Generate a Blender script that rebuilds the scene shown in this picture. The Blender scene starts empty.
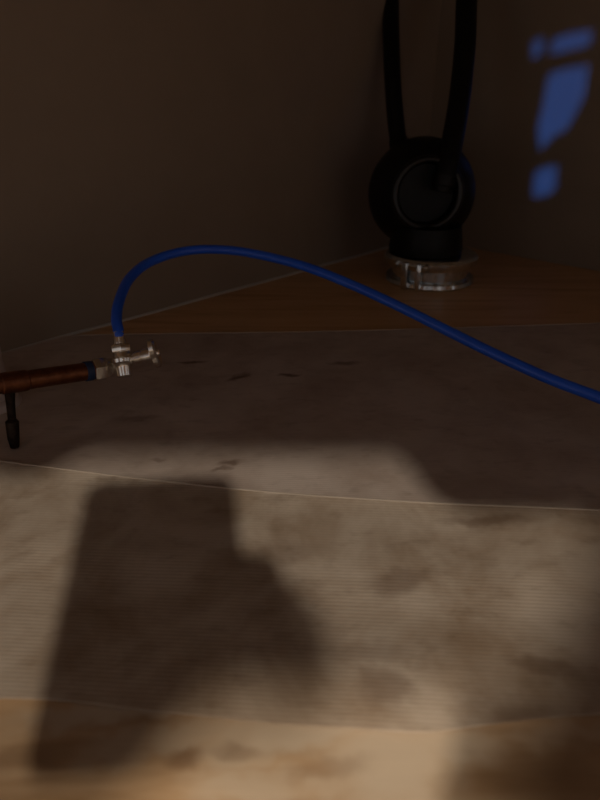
import bpy, bmesh, math, random
from mathutils import Vector, Matrix, noise

random.seed(4)
sc = bpy.context.scene
COL = sc.collection

# ------------------------------------------------------------------ camera
F = 600.0                       # focal length in pixels (600 x 800 frame)
H = 0.26                        # lens height above the cabinet floor
PITCH = math.atan(308.0 / F)    # looking down
CP, SP = math.cos(PITCH), math.sin(PITCH)
cam_d = bpy.data.cameras.new('camera')
cam_d.sensor_fit = 'VERTICAL'
cam_d.sensor_height = 36.0
cam_d.lens = 36.0 * F / 800.0
cam_d.clip_start = 0.001
cam_d.dof.use_dof = True
cam_d.dof.focus_distance = 0.52
cam_d.dof.aperture_fstop = 6.0
cam = bpy.data.objects.new('camera', cam_d)
COL.objects.link(cam)
cam.location = (0, 0, H)
cam.rotation_euler = (math.pi / 2 - PITCH, 0, 0)
sc.camera = cam

# ------------------------------------------------------------------ world and lights
w = bpy.data.worlds.new('world'); sc.world = w; w.use_nodes = True
w.node_tree.nodes['Background'].inputs[0].default_value = (0.92, 0.86, 0.86, 1)
w.node_tree.nodes['Background'].inputs[1].default_value = 0.34

LAMP = Vector((0.62, -2.13, 2.0))       # the kitchen ceiling lamp behind the photographer
ld = bpy.data.lights.new('ceiling_lamp_light', 'AREA')
ld.shape = 'DISK'; ld.size = 0.095; ld.energy = 43; ld.color = (1.0, 0.88, 0.73)
lo = bpy.data.objects.new('ceiling_lamp_light', ld); COL.objects.link(lo)
lo.location = LAMP
lo.rotation_euler = (Vector((-0.1, 0.3, 0)) - LAMP).to_track_quat('-Z', 'Y').to_euler()

l2 = bpy.data.lights.new('second_lamp_light', 'AREA')   # a second kitchen lamp, higher and to the left
l2.shape = 'DISK'; l2.size = 0.13; l2.energy = 56; l2.color = (1.0, 0.82, 0.62)
l2o = bpy.data.objects.new('second_lamp_light', l2); COL.objects.link(l2o)
l2o.location = (-1.07, -1.71, 2.2)
l2o.rotation_euler = (Vector((0, 0.1, 0)) - Vector(l2o.location)).to_track_quat('-Z', 'Y').to_euler()

BLUE_SPOT = Vector((-1.50, -3.13, 0.86))      # unseen blue spot added to stand in for the right wall's window reflection
bd = bpy.data.lights.new('blue_spot_light', 'SPOT')
bd.energy = 640.0; bd.color = (0.035, 0.20, 1.0); bd.shadow_soft_size = 0.006
bd.spot_size = math.radians(14); bd.spot_blend = 0.05
bo = bpy.data.objects.new('blue_spot_light', bd); COL.objects.link(bo)
bo.location = BLUE_SPOT
bo.rotation_euler = (Vector((0.39, 1.06, 0.25)) - BLUE_SPOT).to_track_quat('-Z', 'Y').to_euler()

sc.view_settings.view_transform = 'Standard'
sc.view_settings.look = 'None'
sc.view_settings.exposure = 0.0
sc.view_settings.gamma = 1.0
sc.view_settings.use_curve_mapping = False

# ------------------------------------------------------------------ geometry of the frame
def ray(x, y):
    a, b = (x - 300) / F, (y - 400) / F
    return Vector((a, CP - SP * b, -(CP * b + SP)))
def at(x, y, z):                 # pixel and depth -> place
    return Vector((0, 0, H)) + ray(x, y) * z
def on_floor(x, y, h=0.0):
    r = ray(x, y)
    return Vector((0, 0, H)) + r * ((h - H) / r.z)

CORNER = on_floor(420, 239)
A = on_floor(0, 355); DL = (A - CORNER).normalized()          # along the left wall
DR = Vector((-DL.y, DL.x, 0))                                 # along the right wall, square to it
if DR.x < 0: DR = -DR
NR = DL.copy()                                                # normal of right wall, into the cabinet
def on_right(x, y):
    r = ray(x, y); c = Vector((0, 0, H))
    t = (CORNER - c).dot(NR) / r.dot(NR)
    return c + r * t

# ------------------------------------------------------------------ helpers
def link(name, me, mat=None, parent=None, smooth=True):
    o = bpy.data.objects.new(name, me); COL.objects.link(o)
    if mat: me.materials.append(mat)
    if smooth:
        me.polygons.foreach_set('use_smooth', [True] * len(me.polygons))
    if parent: o.parent = parent
    return o
def from_bm(name, bm, mat=None, parent=None, smooth=True, sharp=35):
    bmesh.ops.recalc_face_normals(bm, faces=bm.faces)
    me = bpy.data.meshes.new(name); bm.to_mesh(me); bm.free()
    o = link(name, me, mat, parent, smooth)
    if smooth and sharp: me.set_sharp_from_angle(angle=math.radians(sharp))
    return o
def thing(name, label, cat, loc=(0, 0, 0), group=None):
    o = bpy.data.objects.new(name, None); COL.objects.link(o)
    o.empty_display_size = 0.02
    o.location = loc; tag(o, label, cat, group)
    return o
def tag(o, label, cat, group=None):
    o['label'] = label; o['category'] = cat
    if group: o['group'] = group
    return o
def part(o, parent):             # keep the mesh where it was built in world space
    o.parent = parent
    o.matrix_parent_inverse = Matrix.Translation(parent.location).inverted()
    return o
def structure(o):
    o['kind'] = 'structure'; return o

def catmull(pts, n=10):
    P = [Vector(p) for p in pts]
    P = [2 * P[0] - P[1]] + P + [2 * P[-1] - P[-2]]
    out = []
    for i in range(1, len(P) - 2):
        p0, p1, p2, p3 = P[i - 1:i + 3]
        for k in range(n):
            t = k / n
            out.append(0.5 * ((2 * p1) + (p2 - p0) * t + (2 * p0 - 5 * p1 + 4 * p2 - p3) * t * t
                              + (3 * p1 - p0 - 3 * p2 + p3) * t ** 3))
    out.append(P[-2]); return out
def sweep(bm, path, rad, seg=16, caps=True):
    path = [Vector(p) for p in path]
    if not isinstance(rad, (list, tuple)): rad = [rad] * len(path)
    t = (path[1] - path[0]).normalized()
    nrm = t.orthogonal().normalized()
    rings = []
    for i, p in enumerate(path):
        a = path[max(i - 1, 0)]; b = path[min(i + 1, len(path) - 1)]
        t2 = (b - a).normalized()
        nrm = (nrm - t2 * nrm.dot(t2)).normalized()
        bn = t2.cross(nrm)
        rings.append([bm.verts.new(p + (nrm * math.cos(2 * math.pi * k / seg) + bn * math.sin(2 * math.pi * k / seg)) * rad[i])
                      for k in range(seg)])
    for r0, r1 in zip(rings, rings[1:]):
        for k in range(seg):
            bm.faces.new((r0[k], r0[(k + 1) % seg], r1[(k + 1) % seg], r1[k]))
    if caps:
        bm.faces.new(rings[0][::-1]); bm.faces.new(rings[-1])
def lathe(bm, profile, origin, axis, seg=32, up=None):
    """profile: list of (radius, distance along axis)"""
    axis = Vector(axis).normalized(); origin = Vector(origin)
    nrm = axis.orthogonal().normalized() if up is None else (Vector(up) - axis * Vector(up).dot(axis)).normalized()
    bn = axis.cross(nrm)
    rings = []
    for r, d in profile:
        c = origin + axis * d
        if r < 1e-6: rings.append([bm.verts.new(c)])
        else:
            rings.append([bm.verts.new(c + (nrm * math.cos(2 * math.pi * k / seg) + bn * math.sin(2 * math.pi * k / seg)) * r) for k in range(seg)])
    for a, b in zip(rings, rings[1:]):
        for k in range(seg):
            if len(a) == 1 and len(b) == 1: continue
            if len(a) == 1: bm.faces.new((a[0], b[(k + 1) % seg], b[k]))
            elif len(b) == 1: bm.faces.new((a[k], a[(k + 1) % seg], b[0]))
            else: bm.faces.new((a[k], a[(k + 1) % seg], b[(k + 1) % seg], b[k]))
    if len(rings[0]) > 1: bm.faces.new(rings[0][::-1])
    if len(rings[-1]) > 1: bm.faces.new(rings[-1])
def box(bm, origin, ex, ey, ez, bevel=0.0, seg=2):
    """box from a corner and three edge vectors"""
    o = Vector(origin); ex, ey, ez = Vector(ex), Vector(ey), Vector(ez)
    v = [bm.verts.new(o + ex * i + ey * j + ez * k) for k in (0, 1) for j in (0, 1) for i in (0, 1)]
    fs = [bm.faces.new([v[q] for q in f]) for f in ((0, 2, 3, 1), (4, 5, 7, 6), (0, 1, 5, 4), (2, 6, 7, 3), (0, 4, 6, 2), (1, 3, 7, 5))]
    if bevel:
        es = list({e for f in fs for e in f.edges})
        bmesh.ops.bevel(bm, geom=es, offset=bevel, segments=seg, affect='EDGES', profile=0.5)

# ------------------------------------------------------------------ materials
def mat(name, base=(0.5, 0.5, 0.5), rough=0.5, metal=0.0, spec=0.5, coat=0.0):
    m = bpy.data.materials.new(name); m.use_nodes = True
    b = m.node_tree.nodes['Principled BSDF']
    b.inputs['Base Color'].default_value = (*base, 1)
    b.inputs['Roughness'].default_value = rough
    b.inputs['Metallic'].default_value = metal
    b.inputs['Specular IOR Level'].default_value = spec
    b.inputs['Coat Weight'].default_value = coat
    return m
class NT:
    def __init__(s, m):
        s.t = m.node_tree; s.b = s.t.nodes['Principled BSDF']
        s.co = s.t.nodes.new('ShaderNodeTexCoord').outputs['Object']
    def n(s, kind, **kw):
        nd = s.t.nodes.new('ShaderNode' + kind)
        for k, v in kw.items(): setattr(nd, k, v)
        return nd
    def l(s, a, b): s.t.links.new(a, b)
    def mapping(s, scale=(1, 1, 1), rot=(0, 0, 0), loc=(0, 0, 0)):
        nd = s.n('Mapping'); s.l(s.co, nd.inputs[0])
        nd.inputs['Location'].default_value = loc
        nd.inputs['Rotation'].default_value = rot; nd.inputs['Scale'].default_value = scale
        return nd.outputs[0]
    def noise(s, vec, scale, detail=4, rough=0.55, dist=0.0):
        nd = s.n('TexNoise'); s.l(vec, nd.inputs['Vector'])
        nd.inputs['Scale'].default_value = scale; nd.inputs['Detail'].default_value = detail
        nd.inputs['Roughness'].default_value = rough; nd.inputs['Distortion'].default_value = dist
        return nd.outputs['Fac']
    def ramp(s, fac, stops):
        nd = s.n('ValToRGB'); s.l(fac, nd.inputs[0]); e = nd.color_ramp.elements
        while len(e) < len(stops): e.new(0.5)
        for q, (p, c) in zip(e, stops):
            q.position = p; q.color = (*c, 1) if isinstance(c, tuple) else (c, c, c, 1)
        return nd.outputs[0]
    def mix(s, fac, a, b, mode='MIX'):
        nd = s.n('Mix', data_type='RGBA', blend_type=mode)
        for inp, v in ((nd.inputs[0], fac), (nd.inputs[6], a), (nd.inputs[7], b)):
            if hasattr(v, 'is_linked'): s.l(v, inp)
            elif isinstance(v, tuple): inp.default_value = (*v, 1)
            else: inp.default_value = v
        return nd.outputs[2]
    def math(s, op, a, b=None, c=None):
        nd = s.n('Math', operation=op)
        for inp, v in zip(nd.inputs, (a, b, c)):
            if v is None: continue
            if hasattr(v, 'is_linked'): s.l(v, inp)
            else: inp.default_value = v
        return nd.outputs[0]
    def bump(s, h, strength, dist):
        nd = s.n('Bump'); s.l(h, nd.inputs['Height'])
        nd.inputs['Strength'].default_value = strength; nd.inputs['Distance'].default_value = dist
        s.l(nd.outputs[0], s.b.inputs['Normal'])
    def color(s, c): s.l(c, s.b.inputs['Base Color'])
    def spots(s, lst, wob=0.007):
        """stain mask: (place, half length, half width, angle)"""
        nz = s.n('TexNoise'); s.l(s.co, nz.inputs['Vector']); nz.inputs['Scale'].default_value = 70
        off = s.n('VectorMath', operation='MULTIPLY_ADD'); s.l(nz.outputs['Color'], off.inputs[0])
        off.inputs[1].default_value = (wob * 2,) * 3; s.l(s.co, off.inputs[2])
        tot = None
        for p, a, b, ang, amt in lst:
            mp = s.n('Mapping', vector_type='TEXTURE'); s.l(off.outputs[0], mp.inputs[0])
            mp.inputs['Location'].default_value = (p.x + wob, p.y + wob, wob)
            mp.inputs['Rotation'].default_value = (0, 0, ang)
            mp.inputs['Scale'].default_value = (a, b, 1)
            ln = s.n('VectorMath', operation='LENGTH'); s.l(mp.outputs[0], ln.inputs[0])
            mr = s.n('MapRange', interpolation_type='SMOOTHSTEP'); s.l(ln.outputs['Value'], mr.inputs[0])
            mr.inputs[1].default_value = 1.3; mr.inputs[2].default_value = 0.3
            mr.inputs[3].default_value = 0; mr.inputs[4].default_value = amt
            tot = mr.outputs[0] if tot is None else s.math('MAXIMUM', tot, mr.outputs[0])
        return tot

def make_liner(name, spots, base, stain):
    m = mat(name, base, 0.62, spec=0.35); t = NT(m)
    soft = t.ramp(t.noise(t.mapping(), 15, 5, 0.6, 0.4), [(0.38, 0.0), (0.68, 0.85)])
    c = t.mix(soft, base, stain)
    fine = t.ramp(t.noise(t.mapping((1, 2.2, 1)), 42, 4, 0.6), [(0.54, 0.0), (0.75, 0.45)])
    c = t.mix(fine, c, tuple(q * 0.7 for q in stain))
    if spots: c = t.mix(t.spots(spots), c, (0.10, 0.045, 0.016))
    wv = t.n('TexWave', wave_type='BANDS', bands_direction='Y'); t.l(t.mapping(rot=(0, 0, 0.06)), wv.inputs['Vector'])
    wv.inputs['Scale'].default_value = 125; wv.inputs['Distortion'].default_value = 0.6
    wv.inputs['Detail'].default_value = 1
    c = t.mix(t.math('MULTIPLY', wv.outputs['Fac'], 0.10), c, tuple(q * 0.35 for q in base))
    t.color(c); t.bump(wv.outputs['Fac'], 0.2, 0.0005)
    return m
def make_wood(name, c0, c1, c2, ang, rough=0.45, stretch=(3, 42, 3)):
    m = mat(name, c0, rough); t = NT(m)
    v = t.mapping(stretch, (0, 0, ang))
    g = t.noise(v, 1.0, 6, 0.62, 1.2)
    c = t.ramp(g, [(0.30, c2), (0.48, c0), (0.72, c1)])
    big = t.ramp(t.noise(t.mapping(), 6, 3), [(0.4, 0.0), (0.8, 0.5)])
    t.color(t.mix(big, c, c2)); t.bump(g, 0.25, 0.0008)
    return m
def make_wall(name, base, rough, spec):
    m = mat(name, base, rough, spec=spec); t = NT(m)
    g = t.noise(t.mapping(), 11, 5, 0.6)
    t.color(t.mix(t.ramp(g, [(0.35, 0.0), (0.8, 0.28)]), base, tuple(q * 0.55 for q in base)))
    t.bump(t.noise(t.mapping(), 160, 3), 0.08, 0.0005)
    return m

ang_wall = math.atan2(DL.y, DL.x)
M_wallL = make_wall('wall_melamine', (0.31, 0.245, 0.185), 0.5, 0.3)
M_wallR = make_wall('wall_melamine_side', (0.28, 0.22, 0.165), 0.35, 0.4)
M_floor = make_wood('cabinet_floor_wood', (0.66, 0.405, 0.20), (0.74, 0.50, 0.28), (0.45, 0.24, 0.10), -0.05)
def worn(m):                      # pale worn and dark damp patches at the front of the cabinet floor
    t = NT(m); old = t.b.inputs['Base Color'].links[0].from_socket
    pale = t.spots([(on_floor(x, y), a, b, g, q) for x, y, a, b, g, q in (
        (300, 728, .045, .014, .1, .8), (120, 712, .05, .008, .1, .7), (420, 742, .04, .012, 0, .7), (250, 735, .03, .016, .4, .7), (190, 735, .030, .010, .2, .6), (390, 765, .035, .030, .3, .75), (250, 785, .03, .012, 0, .6),
        (120, 750, .02, .010, .3, .5), (440, 730, .012, .03, 0, .5), (330, 790, .02, .01, 0, .5), (560, 735, .03, .006, .1, .3))], 0.010)
    rub = t.spots([(on_floor(x, y), a, b, 0, .85) for x, y, a, b in ((300, 800, .30, .075), (60, 770, .2, .06), (540, 770, .2, .06))], 0.012)
    grain = t.ramp(t.noise(t.mapping((6, 60, 6)), 1.0, 5, 0.6, 1.0), [(0.3, (0.27, 0.165, 0.085)), (0.7, (0.47, 0.335, 0.21))])
    c = t.mix(pale, t.mix(rub, old, grain), (0.54, 0.46, 0.36))
    damp = t.spots([(on_floor(x, y), a, b, g, q) for x, y, a, b, g, q in (
        (185, 760, .010, .006, .2, .6), (520, 770, .03, .012, .1, .5), (330, 768, .02, .006, .1, .4), (20, 760, .02, .008, .2, .5), (240, 750, .012, .004, 0, .4))], 0.006)
    t.color(t.mix(damp, c, (0.16, 0.085, 0.04)))
worn(M_floor)
M_frame = make_wood('frame_wood', (0.30, 0.15, 0.06), (0.40, 0.21, 0.09), (0.18, 0.08, 0.03), 0.0)
M_top = make_wall('worktop_board', (0.30, 0.25, 0.20), 0.6, 0.3)
M_hem = mat('liner_hem', (0.46, 0.39, 0.315), 0.5)
M_caulk = mat('caulk', (0.50, 0.47, 0.43), 0.6)
M_mask = make_wall('mask_paint', (0.35, 0.32, 0.28), 0.7, 0.3)  # only on the unseen sheet and frame added to shape the blue spot
M_steel = mat('brushed_steel', (0.55, 0.55, 0.55), 0.35, 1.0)
def make_blue():
    m = mat('blue_tubing', (0.012, 0.07, 0.60), 0.33, spec=0.5); t = NT(m)
    c = t.ramp(t.noise(t.mapping(), 30, 3), [(0.3, (0.012, 0.095, 0.68)), (0.75, (0.02, 0.13, 0.80))])
    t.color(c); return m
M_blue = make_blue()
def make_metal(name, a, b, rough):
    m = mat(name, a, rough, 1.0); t = NT(m)
    n_ = t.noise(t.mapping(), 120, 4, 0.6)
    t.color(t.ramp(n_, [(0.35, b), (0.65, a)]))
    t.l(t.ramp(n_, [(0.3, rough * 1.6), (0.7, rough)]), t.b.inputs['Roughness'])
    return m
M_chrome = make_metal('worn_chrome', (0.95, 0.93, 0.88), (0.82, 0.77, 0.68), 0.17)
M_copper = make_metal('tarnished_copper', (0.26, 0.105, 0.05), (0.17, 0.066, 0.034), 0.34)
M_darkmetal = make_metal('dark_iron', (0.06, 0.045, 0.035), (0.03, 0.02, 0.016), 0.5)
def make_black(name, v, rough, spec):
    m = mat(name, (v, v, v), rough, spec=spec); t = NT(m)
    t.color(t.ramp(t.noise(t.mapping(), 40, 3), [(0.3, (v * .7, v * .7, v * .7)), (0.8, (v * 1.3, v * 1.25, v * 1.2))]))
    return m
M_black = make_black('black_plastic', 0.0035, 0.45, 0.25)
M_rubber = make_black('black_rubber', 0.005, 0.5, 0.22)
M_gloss = make_black('black_glossy_ring', 0.006, 0.3, 0.4)
M_shiny = make_metal('shiny_plated_metal', (0.88, 0.93, 0.95), (0.62, 0.66, 0.68), 0.12)
M_white = make_wall('white_plastic', (0.62, 0.52, 0.47), 0.4, 0.5)
M_tape = mat('blue_tape', (0.012, 0.03, 0.085), 0.5)

# ------------------------------------------------------------------ setting
UP = Vector((0, 0, 1))
WH, TOPZ = 0.70, 0.65
bm = bmesh.new()
box(bm, CORNER + DR * 1.45, -DR * 1.45 - DR * 0.02, DL * 0.0 - NR * 0.02, UP * WH)
structure(from_bm('wall_right', bm, M_wallR, smooth=False))
bm = bmesh.new()
box(bm, CORNER, DL * 2.1, -DR * 0.02, UP * WH)
structure(from_bm('wall_left', bm, M_wallL, smooth=False))
FRONT = -0.25
def wall_x(side, y):             # where a side wall crosses the line y
    d = DL if side < 0 else DR
    return CORNER.x + d.x * (y - CORNER.y) / d.y
bm = bmesh.new()
pts = [CORNER, Vector((wall_x(-1, FRONT), FRONT, 0)), Vector((wall_x(1, FRONT), FRONT, 0))]
lo_ = [bm.verts.new(p - UP * 0.018) for p in pts]; hi_ = [bm.verts.new(p) for p in pts]
bm.faces.new(hi_); bm.faces.new(lo_[::-1])
for i in range(3): bm.faces.new((lo_[i], lo_[(i + 1) % 3], hi_[(i + 1) % 3], hi_[i]))
structure(from_bm('floor', bm, M_floor, smooth=False))
bm = bmesh.new()                 # underside of the worktop closes the cabinet
lo_ = [bm.verts.new(p + UP * TOPZ) for p in pts]; hi_ = [bm.verts.new(p + UP * (TOPZ + 0.03)) for p in pts]
bm.faces.new(hi_); bm.faces.new(lo_[::-1])
for i in range(3): bm.faces.new((lo_[i], lo_[(i + 1) % 3], hi_[(i + 1) % 3], hi_[i]))
structure(from_bm('ceiling', bm, M_top, smooth=False))
# thin sealant bead where the left wall meets the floor
bm = bmesh.new()
sweep(bm, [CORNER + DL * (0.02 + 0.06 * i) + DR * 0.001 + UP * (0.001 + 0.0006 * math.sin(i * 1.7)) for i in range(30)], 0.0022, 8)
structure(from_bm('trim_1', bm, M_caulk))
# front frame: rail and two stiles
RAIL = 0.533
def frame_piece(name, x0, x1, z0, z1):
    bm = bmesh.new(); box(bm, (x0, FRONT - 0.02, z0), (x1 - x0, 0, 0), (0, 0.02, 0), (0, 0, z1 - z0), 0.002)
    return structure(from_bm(name, bm, M_frame, smooth=False))
OL, OR_ = -0.292, 0.375
XL, XR = wall_x(-1, FRONT), wall_x(1, FRONT)
frame_piece('trim_2', XL, XR, RAIL, WH)                 # top rail over three door openings
frame_piece('trim_3', OL - 0.20, OL, -0.018, RAIL)
frame_piece('trim_4', OR_, OR_ + 0.06, -0.018, RAIL)
frame_piece('trim_5', XL, XL + 0.05, -0.018, RAIL)
frame_piece('trim_6', XR - 0.80, XR, -0.018, RAIL)

# ------------------------------------------------------------------ shelf liner strips
def polyline_at(pts, x):
    for (x0, y0), (x1, y1) in zip(pts, pts[1:]):
        if x <= x1 or (x1, y1) == pts[-1]:
            return y0 + (y1 - y0) * (x - x0) / (x1 - x0)
def smooth_line(pts, x):
    return sum(polyline_at(pts, min(max(x + d, pts[0][0]), pts[-1][0])) for d in (-18, -9, 0, 9, 18)) / 5
def strip(name, back, front, m, z, label, lift, nx=90, ny=26, thick=0.0012):
    bm = bmesh.new(); g = []
    for i in range(nx + 1):
        u = i / nx
        xb = back[0][0] + (back[-1][0] - back[0][0]) * u
        xf = front[0][0] + (front[-1][0] - front[0][0]) * u
        p = on_floor(xb, smooth_line(back, xb), z + lift); q = on_floor(xf, smooth_line(front, xf))
        col = []
        for j in range(ny + 1):
            v = j / ny
            c = p.lerp(q, v)
            c.z = 0.0017 + (z - 0.0017) * (1 - min(max((v - 0.40) / 0.2, 0), 1)) + 0.0011 * (0.5 + 0.5 * noise.noise(Vector((c.x * 16, c.y * 22, z * 900)))) + lift * math.exp(-v * 16)
            col.append(c)
        g.append(col)
    top = [[bm.verts.new(c) for c in col] for col in g]
    bot = [[bm.verts.new(c - UP * thick) for c in col] for col in g]
    for i in range(nx):
        for j in range(ny):
            bm.faces.new((top[i][j], top[i + 1][j], top[i + 1][j + 1], top[i][j + 1]))
            bm.faces.new((bot[i][j], bot[i][j + 1], bot[i + 1][j + 1], bot[i + 1][j]))
    for i in range(nx):
        for j in (0, ny): bm.faces.new((top[i][j], bot[i][j], bot[i + 1][j], top[i + 1][j]))
    for j in range(ny):
        for i in (0, nx): bm.faces.new((top[i][j], top[i][j + 1], bot[i][j + 1], bot[i][j]))
    return tag(from_bm(name, bm, m, sharp=50), label, 'shelf liner', 'strips of liner on the cabinet floor')
def S(x, y, a, b, ang, amt=0.8): return (on_floor(x, y), a, b, ang, amt)
M_liner_back = make_liner('liner_back', [S(238, 379, .016, .006, .75), S(192, 364, .016, .0035, .1), S(289, 377, .013, .004, .1),
                                         S(230, 466, .011, .005, .3, .6), S(222, 472, .010, .003, .1, .5), S(345, 365, .02, .006, .1, .6),
                                         S(140, 420, .02, .005, .1, .4), S(160, 462, .008, .003, .1, .4)],
                          (0.57, 0.48, 0.42), (0.39, 0.30, 0.245))
M_liner_front = make_liner('liner_front', [S(400, 588, .022, .010, .2, .5), S(385, 692, .016, .012, .0, .45), S(485, 528, .03, .006, .05, .5),
                                           S(270, 560, .03, .012, .2, .35), S(545, 668, .022, .006, -.2, .5), S(528, 725, .020, .012, .1, .6),
                                           S(185, 742, .016, .008, .2, .3), S(370, 655, .02, .008, .1, .3)],
                           (0.52, 0.435, 0.35), (0.27, 0.185, 0.115))
strip('shelf_liner', [(-240, 342), (0, 338), (100, 334.5), (200, 333), (295, 332), (365, 330.5), (480, 327), (600, 323), (760, 317)],
      [(-420, 495), (0, 510), (760, 535)], M_liner_back, 0.0016,
      'ribbed beige shelf liner strip at the back, beneath the valve and blue tube', 0.0006)
strip('shelf_liner', [(-340, 420), (-120, 446), (0, 461), (100, 474), (215, 487), (300, 495), (430, 503), (600, 510), (780, 514)],
      [(-500, 704), (0, 700), (60, 702), (180, 716), (300, 728), (420, 736), (520, 722), (600, 716), (800, 710)], M_liner_front, 0.0052,
      'stained ribbed beige shelf liner strip at the front, overlapping the strip behind', 0.0022)
for nm, back, zz in (('shelf_liner', [(-200, 341), (0, 338), (100, 334.5), (200, 333), (295, 332), (365, 330.5), (480, 327), (600, 323), (740, 317)], 0.0028),
                     ('shelf_liner.001', [(-120, 446), (0, 461), (100, 474), (215, 487), (300, 495), (430, 503), (600, 510), (770, 514)], 0.0080)):
    bm = bmesh.new()                 # the thin pale hem along the back edge of a strip
    n_ = 120; x0, x1 = back[0][0], back[-1][0]
    xs = [x0 + (x1 - x0) * i / n_ for i in range(n_ + 1)]
    sweep(bm, [on_floor(x, smooth_line(back, x), zz) for x in xs], 0.00055, 8)
    hm = from_bm('hem', bm, M_hem, bpy.data.objects[nm]); hm['label'] = 'thin pale hem'

# ------------------------------------------------------------------ round black housing, its base and hoses
BC = on_floor(430, 285); BC = Vector((0.200, 0.915, 0))
base = thing('plated_base', 'shiny silver slotted round base under the black ball, in the cabinet corner', 'base', BC)
def B(profile, name, m=M_shiny, seg=48, parent=base, c=BC, axis=UP, up=None):
    bm = bmesh.new(); lathe(bm, profile, c, axis, seg, up)
    return part(from_bm(name, bm, m), parent)
B([(0.055, 0), (0.066, 0.001), (0.068, 0.004), (0.066, 0.009), (0.058, 0.011)], 'lower_ring')
B([(0.056, 0.010), (0.0575, 0.012), (0.0575, 0.026), (0.056, 0.028)], 'middle_band')
B([(0.056, 0.027), (0.067, 0.0285), (0.070, 0.033), (0.070, 0.040), (0.066, 0.044), (0.052, 0.0455)], 'upper_ring')
toc = (Vector((0, 0, 0)) - Vector((BC.x, BC.y, 0))).normalized()
def around(a): return Matrix.Rotation(a, 3, 'Z') @ toc
for a, wd in ((-0.52, 0.010), (-0.22, 0.008)):             # two upright ears that leave a slot between
    d = around(a); s = Vector((-d.y, d.x, 0))
    bm = bmesh.new(); box(bm, BC + d * 0.055 - s * wd / 2 + UP * 0.0, d * 0.018, s * wd, UP * 0.041, 0.002)
    part(from_bm('clamp_ear', bm, M_shiny), base)
d = around(-0.38); s = Vector((-d.y, d.x, 0))
bm = bmesh.new(); lathe(bm, [(0.0, -0.026), (0.004, -0.026), (0.0055, -0.022), (0.0022, -0.021), (0.0022, 0.021), (0.0055, 0.021), (0.0055, 0.026), (0, 0.026)], BC + d * 0.069 + UP * 0.037, s, 12)
part(from_bm('clamp_screw', bm, M_shiny), base)

BALL = at(421, 193, 0.905); BR = 0.079
house = thing('pump_housing', 'round black ball-shaped housing with a ringed front, standing on the silver base', 'housing', (BC.x, BC.y, 0.0455))
ax = (Vector((0.150, 0, 0.24)) - BALL).normalized()
prof = [(0, -BR)]
for i in range(1, 21):
    a = -math.pi / 2 + i * (math.pi / 2 + math.acos(0.052 / BR)) / 20
    prof.append((BR * math.cos(a), BR * math.sin(a)))
zf = prof[-1][1]
prof += [(0.046, zf + 0.001), (0.043, zf - 0.006), (0.040, zf - 0.022), (0.012, zf - 0.026), (0, zf - 0.026)]
bm = bmesh.new(); lathe(bm, prof, BALL, ax, 56)
part(from_bm('body', bm, M_black), house)
bm = bmesh.new()
ring_c = BALL + ax * (zf - 0.001)
n1 = ax.orthogonal().normalized(); n2 = ax.cross(n1)
loop = [ring_c + (n1 * math.cos(q) + n2 * math.sin(q)) * 0.046 for q in [2 * math.pi * i / 48 for i in range(48)]]
seg = 12; rings = []
for i, p in enumerate(loop):
    rd = (p - ring_c).normalized()
    rings.append([bm.verts.new(p + (rd * math.cos(2 * math.pi * k / seg) + ax * math.sin(2 * math.pi * k / seg)) * 0.0058) for k in range(seg)])
for i in range(48):
    for k in range(seg):
        bm.faces.new((rings[i][k], rings[i][(k + 1) % seg], rings[(i + 1) % 48][(k + 1) % seg], rings[(i + 1) % 48][k]))
part(from_bm('front_ring', bm, M_gloss), house)
B([(0.046, 0.0455), (0.054, 0.0465), (0.055, 0.052), (0.053, 0.066), (0.050, 0.085), (0.03, 0.09)], 'foot', M_black, parent=house, c=BC + Vector((-0.010, 0, 0)))

def hose(pix, rad, label, top_shift):
    P = [at(x, y, z) for x, y, z in pix]
    t = Vector((P[-1].x + top_shift, P[-1].y, TOPZ - 0.002))
    path = catmull(P + [P[-1].lerp(t, 0.5), t], 8)
    o = thing('drain_hose', label, 'hose', P[0], 'black hoses rising from the ball housing')
    bm = bmesh.new(); sweep(bm, path, rad, 20); part(from_bm('tube', bm, M_rubber), o)
    c0, c1 = path[2], path[7]; dd = (c1 - c0).normalized()
    bm = bmesh.new(); lathe(bm, [(rad * .98, 0), (rad * 1.12, 0.001), (rad * 1.14, 0.006), (rad * 1.12, 0.015), (rad * .98, 0.016)], c0, dd, 24)
    part(from_bm('cuff', bm, M_black), o)
    return o
hose([(401, 152, 0.908), (398, 138, 0.912), (394, 100, 0.915), (391.5, 50, 0.92), (391, -20, 0.925)], 0.0128,
     'thinner black hose, the left of two rising from the black ball', -0.004)
hose([(441, 192, 0.846), (447, 168, 0.836), (453, 138, 0.840), (460, 95, 0.85), (465, 45, 0.855), (468, -20, 0.86)], 0.0152,
     'thicker black hose crossing the front of the black ball, right of two', 0.004)

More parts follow.
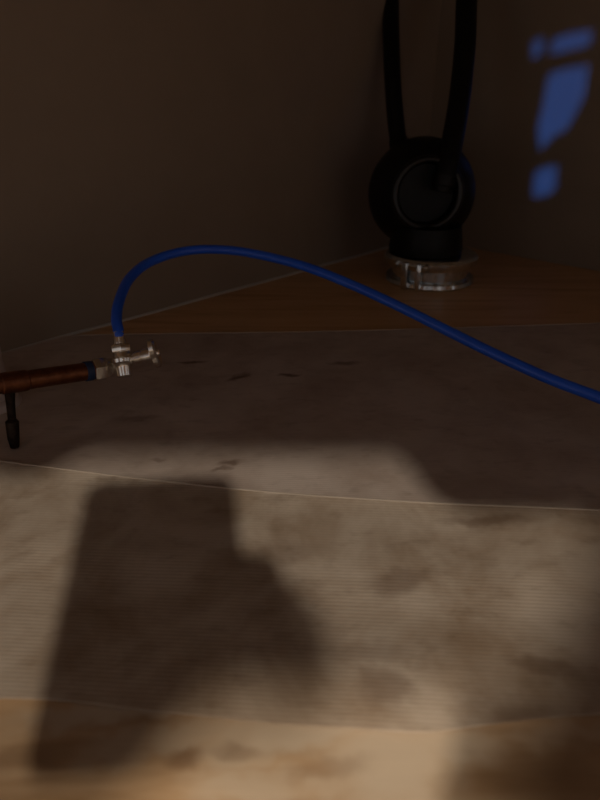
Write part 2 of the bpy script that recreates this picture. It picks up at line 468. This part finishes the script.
# ------------------------------------------------------------------ copper pipe, valve and blue tube
ZV = 0.52
Pa, Pb = at(92, 370.5, ZV), at(0, 384, 0.47)
pdir = (Pa - Pb).normalized()
Pc = Pb - pdir * 0.06
pipe = thing('copper_pipe', 'tarnished copper water pipe entering from the left, feeding the shutoff valve', 'pipe', (Pc.x, Pc.y, 0))
bm = bmesh.new()
el = catmull([Pa + pdir * 0.004, Pa.lerp(Pb, 0.5), Pb, Pb.lerp(Pc, 0.6), Pc, Pc - pdir * 0.012 - UP * 0.004, Pc - pdir * 0.018 - UP * 0.016,
              Vector((Pc.x, Pc.y, 0)) - Vector((pdir.x, pdir.y, 0)) * 0.018 + UP * 0.001], 6)
sweep(bm, el, 0.0078, 24); part(from_bm('tube', bm, M_copper), pipe)
bm = bmesh.new(); lathe(bm, [(0.0078, 0), (0.0086, 0.001), (0.0088, 0.012), (0.0086, 0.020), (0.0078, 0.021)], Pb + pdir * 0.000, pdir, 28)
part(from_bm('collar', bm, M_copper), pipe)
bm = bmesh.new(); lathe(bm, [(0.0078, 0), (0.0086, 0.0005), (0.0086, 0.006), (0.0078, 0.0065)], Pa - pdir * 0.007, pdir, 28)
tp = part(from_bm('tape_band', bm, M_tape), pipe); tp['label'] = 'band of blue tape around the pipe end'
leg_top = Pb + pdir * 0.006 - UP * 0.004; leg_foot = on_floor(14, 444, 0.006)
bm = bmesh.new()
sweep(bm, [leg_top, leg_top.lerp(leg_foot, .3), leg_top.lerp(leg_foot, .55), leg_top.lerp(leg_foot, .6), leg_top.lerp(leg_foot, .9), leg_foot - UP * 0.003],
      [0.0042, 0.0034, 0.0032, 0.0052, 0.0046, 0.0034], 14)
part(from_bm('support_leg', bm, M_darkmetal), pipe)

valve = thing('shutoff_valve', 'small chrome angle stop valve on the copper pipe end', 'valve', (Pa.x, Pa.y, Pa.z))
def V_(name, profile, o, axis, m=M_chrome, seg=28, up=None):
    bm = bmesh.new(); k = 1.0 if name in ('ferrule', 'compression_nut') else 1.22
    lathe(bm, [(r * k, d) for r, d in profile], o, axis, seg, up); return part(from_bm(name, bm, m), valve)
V_('compression_nut', [(0.0078, 0), (0.0094, 0.0004), (0.0102, 0.0016), (0.0102, 0.0120), (0.0094, 0.0132), (0.0066, 0.0136)], Pa, pdir, seg=6, up=UP)
V_('inlet_neck', [(0.0056, 0.012), (0.0056, 0.0155), (0.0068, 0.016), (0.0068, 0.019), (0.0056, 0.020), (0.0056, 0.031)], Pa, pdir)
VC = at(123.5, 366, ZV + 0.003)
vup = (at(117.5, 330, ZV) - at(123, 368, ZV)).normalized()
V_('valve_body', [(0, -0.0098), (0.0046, -0.0098), (0.0054, -0.0086), (0.0058, -0.001), (0.0066, 0.0015), (0.0082, 0.0030), (0.0084, 0.0060),
                  (0.0072, 0.0072), (0.0064, 0.0078), (0.0056, 0.0125), (0, 0.0128)], VC, vup)
V_('outlet_nut', [(0.0050, 0.0118), (0.0068, 0.0122), (0.0072, 0.0130), (0.0072, 0.0178), (0.0066, 0.0188), (0.0044, 0.0190)], VC, vup, seg=6)
V_('ferrule', [(0.0044, 0.0186), (0.0058, 0.0194), (0.0058, 0.0215), (0.0050, 0.0250), (0.0050, 0.0300)], VC, vup)
hdir = (at(154, 356, ZV) - at(124, 363, ZV)).normalized()
V_('stem', [(0.0050, 0.004), (0.0050, 0.0085), (0.0034, 0.009), (0.0034, 0.0105), (0.0046, 0.011), (0.0048, 0.0165), (0.0040, 0.017), (0.0040, 0.0185),
            (0.0052, 0.019), (0.0052, 0.0265), (0.0036, 0.028), (0.0036, 0.029)], VC + vup * 0.0045, hdir)
hc = VC + vup * 0.0045 + hdir * 0.0275
hd = (vup * 0.55 + Vector((0, -0.35, 0)) + hdir * -0.25).normalized()
hd = (hd - hdir * hd.dot(hdir)).normalized(); he = hdir.cross(hd)
bm = bmesh.new(); n = 40; ringsA = []
for i in range(n):                                       # oval finger handle with two dished sides
    q = 2 * math.pi * i / n
    ra = 0.0135 * abs(math.cos(q)) ** 1.0 + 0.0
    r = 0.0075 + 0.0062 * math.cos(q) ** 2
    d = hd * math.cos(q) + he * math.sin(q)
    ringsA.append([bm.verts.new(hc + d * rr + hdir * zz) for rr, zz in ((0.003, -0.0018), (r * .8, -0.0022), (r, -0.0010), (r, 0.0026), (r * .82, 0.0040), (0.003, 0.0030))])
for i in range(n):
    for k in range(6):
        bm.faces.new((ringsA[i][k], ringsA[i][(k + 1) % 6], ringsA[(i + 1) % n][(k + 1) % 6], ringsA[(i + 1) % n][k]))
part(from_bm('handle', bm, M_chrome), valve)
bm = bmesh.new(); lathe(bm, [(0.0032, -0.002), (0.0034, 0.004), (0.0028, 0.0056), (0, 0.006)], hc, hdir, 16); part(from_bm('handle_screw', bm, M_chrome), valve)

t0 = VC + vup * 0.022
tube_px = [(116.5, 318, .530), (119.5, 300, .548), (130, 278, .580), (150, 262, .610), (180, 252, .632), (212, 249.3, .640),
           (250, 253, .632), (300, 265, .612), (350, 284, .590), (400, 307, .568), (450, 332, .545), (500, 356.5, .522), (550, 379, .500), (600, 398, .480), (660, 423, .458), (730, 455, .430)]
path = [t0, VC + vup * 0.031] + [at(*p) for p in tube_px]
last = path[-1]
path += [Vector((last.x + 0.06, last.y - 0.02, 0.016)), Vector((last.x + 0.14, last.y - 0.04, 0.008)), Vector((last.x + 0.26, last.y - 0.03, 0.008))]
bm = bmesh.new(); sweep(bm, catmull(path, 10), 0.0047, 18)
tube = tag(from_bm('water_tube', bm, M_blue), 'bright blue plastic water tube arching from the chrome valve to the right', 'tube')

# white plastic pipe at the very left edge
wp = at(-15.5, 380, 0.545)
wpipe = thing('plastic_pipe', 'pale plastic pipe standing at the left edge, behind the copper pipe', 'pipe', (wp.x, wp.y, 0))
bm = bmesh.new(); lathe(bm, [(0.019, 0.001), (0.019, 0.085), (0.018, 0.094), (0.012, 0.099), (0, 0.100)], (wp.x, wp.y, 0), UP, 32); part(from_bm('tube', bm, M_white), wpipe)
bm = bmesh.new(); lathe(bm, [(0.026, 0.0012), (0.027, 0.003), (0.024, 0.008), (0.019, 0.010)], (wp.x, wp.y, 0), UP, 32); part(from_bm('collar', bm, M_white), wpipe)

# ------------------------------------------------------------------ what stands out of the frame and throws the shadows
# sink bowls under the worktop
def bowl(bm, x0, x1, y0, y1, zb):
    box(bm, (x0, y0, zb), (x1 - x0, 0, 0), (0, y1 - y0, 0), (0, 0, TOPZ - zb))
    es = [e for e in bm.edges if not (abs(e.verts[0].co.z - TOPZ) < 1e-5 and abs(e.verts[1].co.z - TOPZ) < 1e-5)]
    bmesh.ops.bevel(bm, geom=es, offset=0.02, segments=5, affect='EDGES', profile=0.5)
sink = thing('kitchen_sink', 'steel double bowl sink hanging above the frame, its edge shading the liner', 'sink', (0, -0.1, TOPZ))
bm = bmesh.new(); bowl(bm, 0.208, 0.56, -0.215, 0.10, 0.434); part(from_bm('bowl', bm, M_steel), sink)
bm = bmesh.new(); bowl(bm, -0.30, 0.18, -0.215, 0.10, 0.545); part(from_bm('bowl', bm, M_steel), sink)
bm = bmesh.new(); lathe(bm, [(0, 0.395), (0.022, 0.397), (0.034, 0.408), (0.036, 0.43), (0.036, 0.50), (0.05, 0.53), (0.05, 0.55), (0, 0.55)], (-0.047, -0.10, 0), UP, 32)
part(from_bm('drain', bm, M_steel), sink)
# open cabinet door
h1 = Vector((0.375, FRONT - 0.022, 0)); h2 = Vector((0.165, -0.59, 0)); dd = (h2 - h1); dn = Vector((-dd.y, dd.x, 0)).normalized()
if dn.x < 0: dn = -dn
door = bpy.data.objects.new('door_1', None); COL.objects.link(door); door.location = h1; structure(door)
bm = bmesh.new(); box(bm, h1 - UP * 0.01, dd, dn * 0.019, UP * 0.57, 0.003); part(from_bm('leaf', bm, M_frame, smooth=False), door)
bm = bmesh.new(); box(bm, h1 + dd * 0.16 + UP * 0.06 + dn * 0.018, dd * 0.68, dn * 0.005, UP * 0.42, 0.003); part(from_bm('raised_panel', bm, M_frame, smooth=False), door)
bm = bmesh.new(); lathe(bm, [(0.006, 0), (0.006, 0.012), (0.014, 0.016), (0.015, 0.022), (0.011, 0.027), (0, 0.028)], h1 + dd * 0.92 + UP * 0.48 + dn * 0.019, dn, 24); part(from_bm('knob', bm, M_chrome), door)

# the photographer's phone and hand, just behind the lens
U_ = Vector((0, SP, CP)); V0 = Vector((0, CP, -SP)); X_ = Vector((1, 0, 0))
def P(r, s, d): return Vector((0, 0, H)) + X_ * r - U_ * s - V0 * d
M_phone = mat('phone_shell', (0.02, 0.02, 0.022), 0.4)
M_skin = mat('skin', (0.42, 0.24, 0.16), 0.55)
M_sleeve = make_black('sleeve_cloth', 0.05, 0.9, 0.2)
phone = thing('mobile_phone', 'dark phone taking the picture, its shadow falling on the front liner', 'phone', P(0, 0.035, 0.009))
bm = bmesh.new()
ox, oy = math.cos(math.radians(3.4)), math.sin(math.radians(3.4))
def PR(r, s, d):
    s2 = s - 0.03
    return P(r * ox - s2 * oy, s2 * ox + r * -oy + 0.03, d)
o_ = PR(-0.0475, 0.093, 0.013)
box(bm, o_, PR(0.0435, 0.093, 0.013) - o_, PR(-0.0475, -0.033, 0.013) - o_, V0 * 0.009)
es = [e for e in bm.edges if abs((e.verts[0].co - e.verts[1].co).normalized().dot(V0)) > 0.99]
bmesh.ops.bevel(bm, geom=es, offset=0.009, segments=5, affect='EDGES', profile=0.5)
part(from_bm('shell', bm, M_phone), phone)
bm = bmesh.new(); o2 = PR(-0.044, 0.089, 0.0134)
box(bm, o2, PR(0.040, 0.089, 0.0134) - o2, PR(-0.044, -0.029, 0.0134) - o2, V0 * 0.0006)
part(from_bm('screen', bm, M_gloss), phone)

SK = []   # (place, radius, parent)
def sk(p, r, par): SK.append((p, r, par)); return len(SK) - 1
e0 = sk(P(0.112, -0.020, 0.32), 0.027, None)
e1 = sk(P(0.088, 0.004, 0.20), 0.026, e0)
e2 = sk(P(0.072, 0.021, 0.125), 0.021, e1)
e3 = sk(P(0.063, 0.031, 0.085), 0.022, e2)
e4 = sk(P(0.055, 0.040, 0.045), 0.021, e3)
for s_, ln in ((0.022, 0.9), (0.038, 1.0), (0.054, 0.95), (0.066, 0.8)):
    k = sk(P(0.056, s_, 0.022), 0.0098, e4)
    k = sk(P(0.055, s_ + .001, -0.002), 0.0090, k)
    k = sk(P(0.040, s_ + .002, -0.010), 0.0080, k)
    k = sk(P(0.040 - 0.022 * ln, s_ + .002, -0.0075), 0.0068, k)
k = sk(P(0.056, 0.026, 0.058), 0.014, e3)
k = sk(P(0.048, 0.018, 0.038), 0.0110, k)
k = sk(P(0.034, 0.012, 0.026), 0.0095, k)
k = sk(P(0.016, 0.010, 0.0225), 0.0080, k)
me = bpy.data.meshes.new('person')
base_p = SK[0][0]
me.from_pydata([p - base_p for p, r, q in SK], [(q, i) for i, (p, r, q) in enumerate(SK) if q is not None], [])
person = bpy.data.objects.new('person', me); COL.objects.link(person); person.location = base_p
sm = person.modifiers.new('Skin', 'SKIN')
for i, (p, r, q) in enumerate(SK):
    me.skin_vertices[0].data[i].radius = (r, r)
me.skin_vertices[0].data[0].use_root = True
sub = person.modifiers.new('Sub', 'SUBSURF'); sub.levels = 2; sub.render_levels = 2
dg = bpy.context.evaluated_depsgraph_get()
me2 = bpy.data.meshes.new_from_object(person.evaluated_get(dg))
person.modifiers.clear(); person.data = me2; me2.materials.clear(); me2.materials.append(M_skin)
me2.polygons.foreach_set('use_smooth', [True] * len(me2.polygons))
tag(person, 'person in a dark sleeve holding the phone that takes the picture', 'person')
bm = bmesh.new(); sweep(bm, [P(0.117, -0.025, 0.345), P(0.102, -0.010, 0.27), P(0.088, 0.004, 0.20), P(0.080, 0.013, 0.16)], [0.031, 0.030, 0.029, 0.027], 24, caps=False)
sl = part(from_bm('sleeve', bm, M_sleeve), person)
sol = sl.modifiers.new('Solidify', 'SOLIDIFY'); sol.thickness = 0.003

# unseen sheet with holes, added to shape the blue patch on the right wall
wn = (Vector((0.39, 1.06, 0.25)) - BLUE_SPOT).normalized()
wc = BLUE_SPOT.lerp(Vector((0.39, 1.06, 0.25)), 0.34)
wx = wn.cross(UP).normalized(); wy = wx.cross(wn).normalized()
def to_mask(x, y):
    q = on_right(x, y); dv = q - BLUE_SPOT
    p = BLUE_SPOT + dv * ((wc - BLUE_SPOT).dot(wn) / dv.dot(wn)) - wc
    return (p.dot(wx), p.dot(wy))
mask_holes = [[(551, 41), (566, 35), (590, 31), (591, 44), (572, 49), (552, 54)],
        [(549, 74), (570, 68), (588, 66), (586, 92), (574, 116), (566, 130), (553, 136), (545, 146), (540, 150), (538, 126), (542, 112)],
        [(535, 172), (546, 167), (557, 166), (555, 190), (545, 196), (533, 197)],
        [(532, 42), (542, 38), (542, 54), (533, 58)]]
cu = bpy.data.curves.new('spot_mask_1', 'CURVE'); cu.dimensions = '2D'; cu.fill_mode = 'BOTH'; cu.extrude = 0.004
def poly(pts):
    sp = cu.splines.new('POLY'); sp.points.add(len(pts) - 1); sp.use_cyclic_u = True
    for q, p in zip(sp.points, pts): q.co = (p[0], p[1], 0, 1)
poly([(-0.32, -0.32), (0.32, -0.32), (0.32, 0.32), (-0.32, 0.32)])
for g in mask_holes: poly([to_mask(*p) for p in g])
tmp = bpy.data.objects.new('tmp', cu); COL.objects.link(tmp)
dg = bpy.context.evaluated_depsgraph_get(); dg.update()
me = bpy.data.meshes.new_from_object(tmp.evaluated_get(dg)); bpy.data.objects.remove(tmp)
mask_root = bpy.data.objects.new('spot_mask_1', None); COL.objects.link(mask_root); structure(mask_root)
mask_root.matrix_world = Matrix.Translation(wc) @ Matrix((wx, wy, -wn)).transposed().to_4x4()
bl = link('mask_sheet', me, M_mask, mask_root, smooth=False)
for (x0, x1, y0, y1) in ((-0.35, -0.31, -0.35, 0.35), (0.31, 0.35, -0.35, 0.35), (-0.31, 0.31, 0.31, 0.35), (-0.31, 0.31, -0.35, -0.31)):
    bm = bmesh.new(); box(bm, (x0, y0, -0.02), (x1 - x0, 0, 0), (0, y1 - y0, 0), (0, 0, 0.04), 0.003)
    from_bm('mask_frame', bm, M_mask, mask_root, smooth=False)
